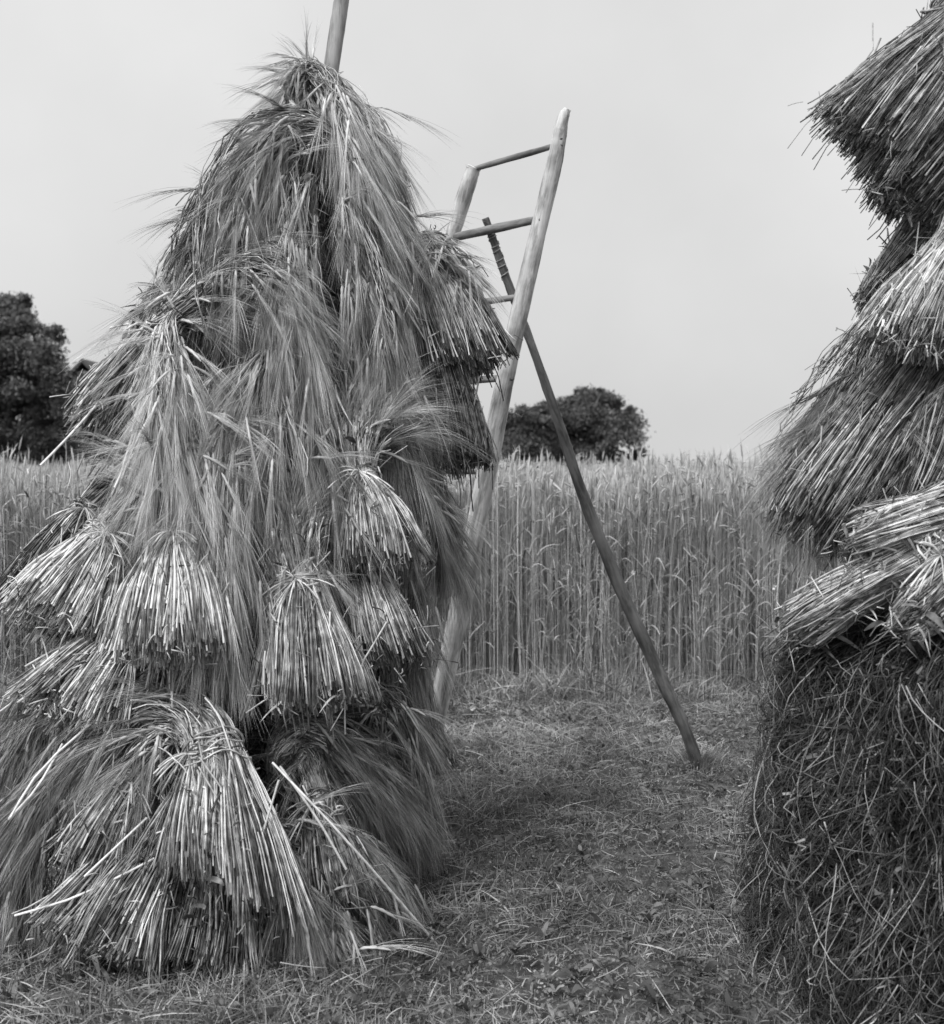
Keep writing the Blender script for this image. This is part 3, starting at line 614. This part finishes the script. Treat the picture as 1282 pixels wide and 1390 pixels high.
# ------------------------------------------------------------------ ground
def sheet(name, w, mat, z=0.0):
    n = 60
    x = np.concatenate([np.linspace(-w, -12, 10), np.linspace(-11, 11, n-20), np.linspace(12, w, 10)])
    y = np.concatenate([np.linspace(-w, -3, 10), np.linspace(-2, 14, n-20), np.linspace(16, w, 10)])
    X, Y = np.meshgrid(x, y, indexing='ij')
    Z = z+0.012*np.sin(X*2.1)*np.sin(Y*1.7+1)-0.012
    Q = [(i*n+k, (i+1)*n+k, (i+1)*n+k+1, i*n+k+1) for i in range(n-1) for k in range(n-1)]
    o = make_obj(name, np.stack([X, Y, Z], -1), Q, None, np.full(n*n, .5), mat)
    return tag(o, kind='structure')
mg = tone_mat('soil_and_turf', 0.02, 0.16, 0.9, mid=0.06, nscale=9, namp=0.5)
sheet('ground', 900, mg)

# meadow grass, mown and trampled
mb = MB()
def grass(n, x0, x1, y0, y1, hmin, hmax, w, flat=0.5, tone=.45, S=5):
    y = y0+(y1-y0)*rng.random(n)**1.15
    x = rng.uniform(x0, x1, n)*(y/y1*0.55+0.45)
    # tufts
    cx = x+rng.normal(size=n)*.02
    h = rng.uniform(hmin, hmax, n)*(0.75+0.5*np.sin(x*2.7+y*1.9)*np.sin(y*3.1-x))
    a = rng.uniform(0, 2*np.pi, n); lean = np.minimum(np.abs(rng.normal(size=n))*flat, 1.35)
    f = np.linspace(0, 1, S)[None]
    dx = np.cos(a)[:, None]*lean[:, None]*h[:, None]*(f+f**2)*0.8; dy = np.sin(a)[:, None]*lean[:, None]*h[:, None]*(f+f**2)*0.8
    z = h[:, None]*(f-0.35*np.minimum(lean, 1.6)[:, None]*f**2)
    L = np.stack([cx[:, None]+dx, y[:, None]+dy, np.maximum(z, 0.004)-.004], -1)
    tn = np.clip(tone+0.14*np.sin(x*1.3+1)*np.sin(y*1.1)+rng.normal(size=n)*.2, 0, 1)
    ribbons(mb, L, w*np.array([.8, 1, .9, .6, .1])[None]*rng.uniform(.6, 1.4, (n, 1)), tn)
grass(190000, -4.2, 4.2, 2.6, 9.2, .02, .085, .0017, flat=.9, tone=.46)
grass(12000, -4.2, 4.2, 2.6, 9.2, .03, .10, .0022, flat=2.0, tone=.6)
# clover-like round leaves close to the soil
n = 60000; y = 2.6+6.6*rng.random(n)**1.1; x = rng.uniform(-4.2, 4.2, n)*(y/9.2*.55+.45); z = rng.uniform(.01, .06, n)
s = rng.uniform(.0025, .0065, n); N3 = norm(rng.normal(size=(n, 3))+[0, 0, 1.1]); A = norm(np.cross(N3, rng.normal(size=(n, 3)))); B = np.cross(N3, A)
c = np.stack([x, y, z], -1); an = np.arange(6)*np.pi/3
V = c[:, None]+s[:, None, None]*(A[:, None]*np.cos(an)[None, :, None]+B[:, None]*np.sin(an)[None, :, None]*.75)
i6 = (np.arange(n)*6)[:, None]
Q = np.concatenate([i6+np.array([[0, 1, 2, 3]]), i6+np.array([[0, 3, 4, 5]])])
mb.add(V, Q, None, np.repeat(np.clip(.34+rng.normal(size=n)*.11, 0, .5), 6))
# low leafy weeds in rosettes
nr_ = 2600; y = 2.6+6.3*rng.random(nr_)**1.1; x = rng.uniform(-4.2, 4.2, nr_)*(y/9.2*.55+.45)
idx = np.repeat(np.arange(nr_), 8); m = len(idx); a = rng.uniform(0, 2*np.pi, m); ln = rng.uniform(.015, .05, m)*rng.uniform(.5, 1.2, nr_)[idx]; up = rng.uniform(.2, 1.1, m)
f = np.linspace(0, 1, 5)[None]
L = np.stack([x[idx][:, None]+np.cos(a)[:, None]*ln[:, None]*f, y[idx][:, None]+np.sin(a)[:, None]*ln[:, None]*f, .008+ln[:, None]*up[:, None]*(f-.55*f**2)*1.6], -1)
ribbons(mb, L, ln[:, None]*.16*np.array([.3, .9, 1.1, .8, .1])[None], np.clip(.30+rng.normal(size=nr_)[idx]*.10+rng.normal(size=m)*.07, 0, .6))
# mown stems lying flat
n = 900; y = 2.8+6.2*rng.random(n); x = rng.uniform(-4, 4, n)*(y/9.2*.55+.45); a = rng.uniform(0, 2*np.pi, n); ln = rng.uniform(.04, .16, n)
f = np.linspace(0, 1, 5)[None]; wv = rng.normal(size=(n, 1))*.4
L = np.stack([x[:, None]+np.cos(a[:, None]+wv*f)*ln[:, None]*f, y[:, None]+np.sin(a[:, None]+wv*f)*ln[:, None]*f, rng.uniform(.03, .075, (n, 1))+.03*rng.normal(size=(n, 1))*f], -1)
tubes(mb, L, .0014, 3, np.clip(.72+rng.normal(size=n)*.2, 0, 1))
for q_ in range(1):
    n = 420; a = rng.uniform(0, 2*np.pi, n); r_ = .02+.12*rng.random(n)**1.5; f = np.linspace(0, 1, 5)[None]; c0 = P(950, 1046, 6.28)
    h = rng.uniform(.04, .15, n)[:, None]; L = np.stack([c0[0]+np.cos(a)[:, None]*(r_[:, None]+.4*h*f**2), c0[1]+np.sin(a)[:, None]*(r_[:, None]+.4*h*f**2), h*(f-.3*f**2)], -1)
    ribbons(mb, L, .002*np.array([.8, 1, .9, .6, .1])[None], np.clip(.4+rng.normal(size=n)*.2, 0, 1))
# grass running up to and into the field edge
grass(22000, -5.5, 5.5, 7.9, 9.6, .08, .34, .0028, flat=.6, tone=.45)
tag(mb.build('meadow_grass', M_GRASS), 'short mown meadow grass with clover and dry stems between the stacks and the field', 'grass', kind='stuff')

# ------------------------------------------------------------------ standing grain field
mb = MB()
def edge(x): return 8.35+0.18*np.sin(x*1.1+.5)+0.10*np.sin(x*3.7)
def wheat(n, y0, y1, halfw, S, tube, w, ear_awns, leaves, yedge=True, hm=1.325, pw=1.0):
    d = (y1-y0)*rng.random(n)**pw
    y = y0+d; x = rng.uniform(-1, 1, n)*halfw(y)
    if yedge: y = edge(x)+d
    x = x+0.05*np.round(rng.normal(size=n))
    h = hm+rng.normal(size=n)*.08+.05*np.sin(x*1.7+y)+.03*np.sin(x*5)+.03*np.sin(x*11+y*3)
    h = np.where(rng.random(n) < .02, h+.12, h)
    h = np.where(rng.random(n) < .10, h*rng.uniform(.6, .95, n), h)
    a = rng.uniform(0, 2*np.pi, n); lean = np.abs(rng.normal(size=n))*.05+(rng.random(n) < .05)*rng.uniform(.1, .35, n)
    f = np.linspace(0, 1, S)[None]
    off = (lean[:, None]*f**1.2+rng.normal(size=(n, 1))*.035*np.sin(f*4+rng.uniform(0, 3, (n, 1))))*h[:, None]
    L = np.stack([x[:, None]+np.cos(a)[:, None]*off, y[:, None]+np.sin(a)[:, None]*off, h[:, None]*f*np.sqrt(np.maximum(1-lean**2, .5))[:, None]-.02], -1)
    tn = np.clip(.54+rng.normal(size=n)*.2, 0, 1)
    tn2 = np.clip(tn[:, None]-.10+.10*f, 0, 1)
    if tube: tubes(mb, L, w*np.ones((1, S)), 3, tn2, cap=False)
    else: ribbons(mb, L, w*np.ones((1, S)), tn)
    # ears, some nodding
    d = norm(L[:, -1]-L[:, -2]); p = L[:, -1]
    nod = (rng.random(n) < .35)*rng.uniform(.4, 1.6, n)
    dirn = norm(d+np.stack([np.cos(a), np.sin(a), -.4*np.ones(n)], -1)*nod[:, None]*.7+rng.normal(size=(n, 3))*.08)
    el = rng.uniform(.07, .115, n)[:, None, None]; Se = 6; fe = np.linspace(0, 1, Se)[None, :, None]
    Le = p[:, None]+dirn[:, None]*el*fe+np.array([0, 0, -1])*el*fe**2*.3*nod[:, None, None]
    tubes(mb, Le, .0062*np.array([.4, 1, 1.05, .9, .75, .15])[None]*rng.uniform(.8, 1.2, (n, 1)), 4, np.clip(tn+.04, 0, 1), cap=False)
    if ear_awns:
        idx = np.repeat(np.arange(n), ear_awns); ff = rng.random(len(idx))
        b = p[idx]+dirn[idx]*(el[idx, 0]*ff[:, None]); ad = norm(dirn[idx]+rng.normal(size=(len(idx), 3))*.25)
        fa = np.linspace(0, 1, 3)[None, :, None]
        La = b[:, None]+ad[:, None]*.045*fa
        ribbons(mb, La, np.array([.0012, .0009, .0002])[None], np.clip(tn[idx]+.05, 0, 1))
    if leaves:
        idx = np.repeat(np.arange(n), leaves); m = len(idx)
        k = rng.uniform(.15, .85, m); base = p[idx]*0; 
        q = k*(S-1); i0 = np.floor(q).astype(int); fr = (q-i0)[:, None]
        base = L[idx, i0]*(1-fr)+L[idx, np.minimum(i0+1, S-1)]*fr
        aa = rng.uniform(0, 2*np.pi, m); ll = rng.uniform(.08, .24, m)[:, None, None]; fl = np.linspace(0, 1, 5)[None, :, None]
        dd = np.stack([np.cos(aa)*.5, np.sin(aa)*.5, .9*np.ones(m)], -1)
        Ll = base[:, None]+dd[:, None]*ll*fl+np.array([0, 0, -1.3])*ll*fl**2*rng.uniform(0, 1, (m, 1, 1))**1.6+np.stack([np.cos(aa), np.sin(aa), 0*aa], -1)[:, None]*ll*.3*fl**2
        ribbons(mb, Ll, np.array([.002, .0035, .003, .002, .0004])[None], np.clip(.42+rng.normal(size=m)*.22, 0, 1))
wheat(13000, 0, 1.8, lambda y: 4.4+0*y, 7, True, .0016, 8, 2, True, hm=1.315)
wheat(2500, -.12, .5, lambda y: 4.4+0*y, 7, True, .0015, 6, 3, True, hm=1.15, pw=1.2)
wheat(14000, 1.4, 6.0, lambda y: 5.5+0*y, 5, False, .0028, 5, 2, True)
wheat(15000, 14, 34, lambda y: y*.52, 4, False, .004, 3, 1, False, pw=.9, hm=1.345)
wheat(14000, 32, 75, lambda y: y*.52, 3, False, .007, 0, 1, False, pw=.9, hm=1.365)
tag(mb.build('grain_field', M_WHEAT), 'tall standing grain filling the field beyond the meadow', 'grain', kind='stuff')

# weeds in the foot of the field
# ------------------------------------------------------------------ small white flowers
for i, (px, py, Y, h, lab) in enumerate([(685, 937, 8.0, .10, 'single white flower at the field edge nearest the ladder foot'),
        (642, 961, 7.6, .05, 'small white flower lying low in the mown grass below the ladder'),
        (860, 777, 8.3, .75, 'small white flower head among the grain stalks right of the prop'),
        (1051, 797, 7.9, .72, 'white flower head at the field edge beside the right stack'),
        (1078, 1065, 5.7, .12, 'pale clover head in the grass by the right stack')]):
    q = P(px, py, Y); q[2] = max(q[2], 0.04)
    fl = empty('flower', (q[0], q[1], 0), lab, 'flower', 'white flowers near the field edge')
    loc = np.array([q[0], q[1], 0.0]); mb = MB()
    f = np.linspace(0, 1, 6)[:, None]; L = np.array([q[0]+.03, q[1]+.02, 0])*(1-f)+q*f; tubes(mb, L[None], .0015, 4, .5, cap=False)
    mb.build('stem', M_GRASS, fl, loc)
    mb = MB(); k = 11; an = np.arange(k)*2*np.pi/k; 
    dd = np.stack([np.cos(an), -.5+0*an, np.sin(an)], -1); f = np.linspace(0, 1, 4)[None, :, None]
    ribbons(mb, q[None, None]+dd[:, None]*f*.017, np.array([.002, .005, .005, .002])[None], .6)
    mb.build('petals', M_PETAL, fl, loc)

# ------------------------------------------------------------------ trees
def tree(label, px, pyt, Y, lobes, nleaf, leaf=.11, name='tree', group='trees beyond the field'):
    """lobes: list of (px, py, rx_px, rz_px) ellipsoids of the crown"""
    base = P(px, HY, Y); base[2] = 0
    root = empty(name, base, label, 'tree', group)
    mb = MB(); V = []; tn = []; nr = []
    tot = sum(a[2]*a[3] for a in lobes)
    for (lx, ly, rx, rz) in lobes:
        c = P(lx, ly, Y+rng.normal()*.6); ax = rx/F*Y; az = rz/F*Y; ay = ax*.85
        ncl = max(10, int(70*rx*rz/tot))
        # twig clusters spread through the lobe, denser to the outside
        d = norm(rng.normal(size=(ncl, 3))); rad = rng.uniform(.35, 1.0, ncl)**.55
        cc = c+d*rad[:, None]*np.array([ax, ay, az])*rng.uniform(.85, 1.08, (ncl, 1))
        m = int(nleaf*rx*rz/tot/ncl)
        cs = rng.uniform(.16, .34, ncl)*min(ax, az)
        pts = cc[:, None]+rng.normal(size=(ncl, m, 3))*cs[:, None, None]*np.array([1, 1, .7])*.75
        pts = pts.reshape(-1, 3); V.append(pts); tn.append(np.repeat(rng.normal(size=ncl)*.13+.45, m)+rng.normal(size=ncl*m)*.12)
        nr.append(np.repeat(d, m, 0))
    c = np.concatenate(V); tn = np.clip(np.concatenate(tn), 0, 1); nr = np.concatenate(nr); n = len(c)
    k = c[:, 2] > .2; c = c[k]; tn = tn[k]; nr = nr[k]; n = len(c)
    N3 = norm(rng.normal(size=(n, 3))+nr*.5+[0, 0, .5]); A = norm(np.cross(N3, rng.normal(size=(n, 3)))); B = np.cross(N3, A)
    s = leaf*rng.uniform(.5, 1.2, n)[:, None]
    Vv = np.stack([c-A*s, c-B*s*.42, c+A*s, c+B*s*.42], 1)
    Q = np.arange(n*4).reshape(-1, 4)
    mb.add(Vv, Q, None, np.repeat(tn, 4))
    mb.build('crown', M_LEAF, root, base, smooth=False)
    mb = MB(); top = max(lobes, key=lambda l: l[2]*l[3]); tc = P(top[0], top[1], Y)
    rod(mb, [base+[0, 0, -.2], base+[.1, 0, tc[2]*.4], tc], [.3, .22, .06], S=20, sides=10)
    for (lx, ly, rx, rz) in lobes:
        e = P(lx, ly-rz*.4, Y+rng.normal()*.4); st = base+(tc-base)*rng.uniform(.3, .6)
        rod(mb, [st, (st+e)/2+rng.normal(size=3)*.15, e], [.13, .08, .02], S=10, sides=7)
    mb.build('trunk', M_BARK, root, base)
    return root
tree('round dark tree above the grain, seen behind the prop pole', 790, 520, 48,
     [(790, 585, 62, 48), (765, 572, 45, 40), (825, 568, 36, 36), (795, 545, 26, 22), (838, 600, 34, 34), (815, 540, 18, 16), (850, 560, 14, 14), (740, 600, 40, 34), (855, 625, 22, 24), (770, 550, 26, 20)], 60000, .085)
tree('low bushy tree beside the near ladder rail, left of the rounder tree', 712, 545, 46,
     [(712, 605, 46, 42), (702, 578, 30, 28), (738, 562, 26, 20), (735, 575, 24, 22), (690, 625, 26, 24), (718, 560, 14, 12)], 26000, .08)
tree('biggest dark tree at the left edge of the view', 10, 405, 42,
     [(-10, 500, 75, 75), (20, 425, 34, 28), (-20, 440, 50, 40), (40, 500, 50, 56), (70, 560, 40, 60), (30, 470, 46, 44), (5, 435, 34, 30), (60, 520, 42, 50), (45, 590, 60, 50), (-20, 590, 80, 60), (62, 455, 22, 20), (85, 570, 34, 44), (-60, 540, 80, 80)], 130000, .08)
tree('smaller dark tree between the big left tree and the left stack', 150, 480, 55,
     [(120, 560, 40, 46), (150, 540, 30, 34), (165, 510, 20, 20), (140, 600, 60, 40), (175, 530, 26, 30), (128, 515, 24, 18), (160, 500, 16, 14), (190, 560, 30, 40), (100, 600, 40, 40), (205, 520, 30, 26), (240, 560, 50, 50), (97, 535, 28, 26), (138, 522, 22, 18)], 46000, .09)
tree('far tree hidden low behind the left barley stack', 330, 560, 60,
     [(300, 610, 60, 26), (360, 605, 60, 30), (430, 612, 60, 24)], 12000, .14)

# distant barn roof whose gable peak shows between the left trees
barn = empty('barn', (*P(114, HY, 80)[:2], 0), 'dark gable peak of a far building between the left trees', 'barn')
bl = np.array([*P(114, HY, 80)[:2], 0.0])
def prism(y0, y1, w, z0, z1, zr, th=0.0):
    V = [(-w, y0, z0), (w, y0, z0), (w, y0, z1), (0, y0, zr), (-w, y0, z1), (-w, y1, z0), (w, y1, z0), (w, y1, z1), (0, y1, zr), (-w, y1, z1)]
    return np.array(V, float)+bl, [(0, 1, 2, 3, 4), (9, 8, 7, 6, 5), (0, 5, 6, 1), (1, 6, 7, 2), (2, 7, 8, 3), (3, 8, 9, 4), (4, 9, 5, 0)]
M_WALL = wood_mat('barn_boards', .06, .12, seed=1); M_ROOF = wood_mat('barn_roof', .04, .08, seed=2)
V, Fc = prism(0, 12, 3.2, 0, 4.6, 7.6); make_obj('wall', V, polys=Fc, mat=M_WALL, parent=barn, loc=bl, smooth=False)
zr = P(114, 487, 80)[2]
V = []; 
rv = [(-3.8, -.4, 4.3), (0, -.4, zr), (3.8, -.4, 4.3), (3.8, -.4, 4.1), (0, -.4, zr-.25), (-3.8, -.4, 4.1)]
V = np.array(rv+[(a, 12.4, c) for a, b, c in rv], float)+bl
make_obj('roof', V, polys=[(0, 1, 4, 5), (1, 2, 3, 4), (11, 10, 7, 6), (10, 9, 8, 7), (0, 6, 7, 1), (1, 7, 8, 2), (5, 4, 10, 11), (4, 3, 9, 10), (2, 8, 9, 3), (0, 5, 11, 6)], mat=M_ROOF, parent=barn, loc=bl, smooth=False)

# ------------------------------------------------------------------ sky, sun, camera
w = bpy.data.worlds.new('World'); SC.world = w; w.use_nodes = True
nt = w.node_tree; n = nt.nodes; bg = n['Background']
SUN_EL = math.radians(52); SUN_AZ = math.radians(212)     # compass-like: measured from +Y clockwise
sky = n.new('ShaderNodeTexSky'); sky.sky_type = 'NISHITA'; sky.sun_disc = False; sky.sun_elevation = SUN_EL; sky.sun_rotation = SUN_AZ
sky.air_density = 2; sky.dust_density = 6
bw = n.new('ShaderNodeRGBToBW'); nt.links.new(sky.outputs[0], bw.inputs[0])
tc = n.new('ShaderNodeTexCoord'); no = n.new('ShaderNodeTexNoise'); no.inputs['Scale'].default_value = 2.2; no.inputs['Detail'].default_value = 6
nt.links.new(tc.outputs['Generated'], no.inputs['Vector'])
mr = n.new('ShaderNodeMapRange'); mr.inputs['From Min'].default_value = .3; mr.inputs['From Max'].default_value = .7
mr.inputs['To Min'].default_value = 3.15; mr.inputs['To Max'].default_value = 4.05
nt.links.new(no.outputs['Fac'], mr.inputs['Value'])
mx = n.new('ShaderNodeMix'); mx.data_type = 'FLOAT'; mx.inputs[0].default_value = .85      # overcast: a thick even cloud layer
nt.links.new(bw.outputs[0], mx.inputs[2]); nt.links.new(mr.outputs[0], mx.inputs[3])
nt.links.new(mx.outputs[0], bg.inputs['Color']); bg.inputs['Strength'].default_value = .1
sd = bpy.data.lights.new('sun', 'SUN'); sd.energy = 1.3; sd.angle = math.radians(28); sd.color = (1, 1, 1)
so = bpy.data.objects.new('sun', sd); COL.objects.link(so)
dirv = Vector((math.sin(SUN_AZ)*math.cos(SUN_EL), math.cos(SUN_AZ)*math.cos(SUN_EL), math.sin(SUN_EL)))
so.rotation_euler = (-dirv).to_track_quat('-Z', 'Y').to_euler(); so.location = dirv*20

cd = bpy.data.cameras.new('camera'); co = bpy.data.objects.new('camera', cd); COL.objects.link(co)
co.location = (0, 0, CAMZ); co.rotation_euler = (math.pi/2, 0, 0)
cd.sensor_fit = 'VERTICAL'; cd.sensor_height = 60.7; cd.lens = 60.7*F/1390.0
cd.shift_y = -(695-HY)/1390.0
cd.clip_end = 3000; cd.clip_start = .05
cd.dof.use_dof = True; cd.dof.focus_distance = 4.6; cd.dof.aperture_fstop = 7
SC.camera = co
vs = SC.view_settings; vs.view_transform = 'Standard'; vs.look = 'None'; vs.exposure = 1.12; vs.gamma = 1
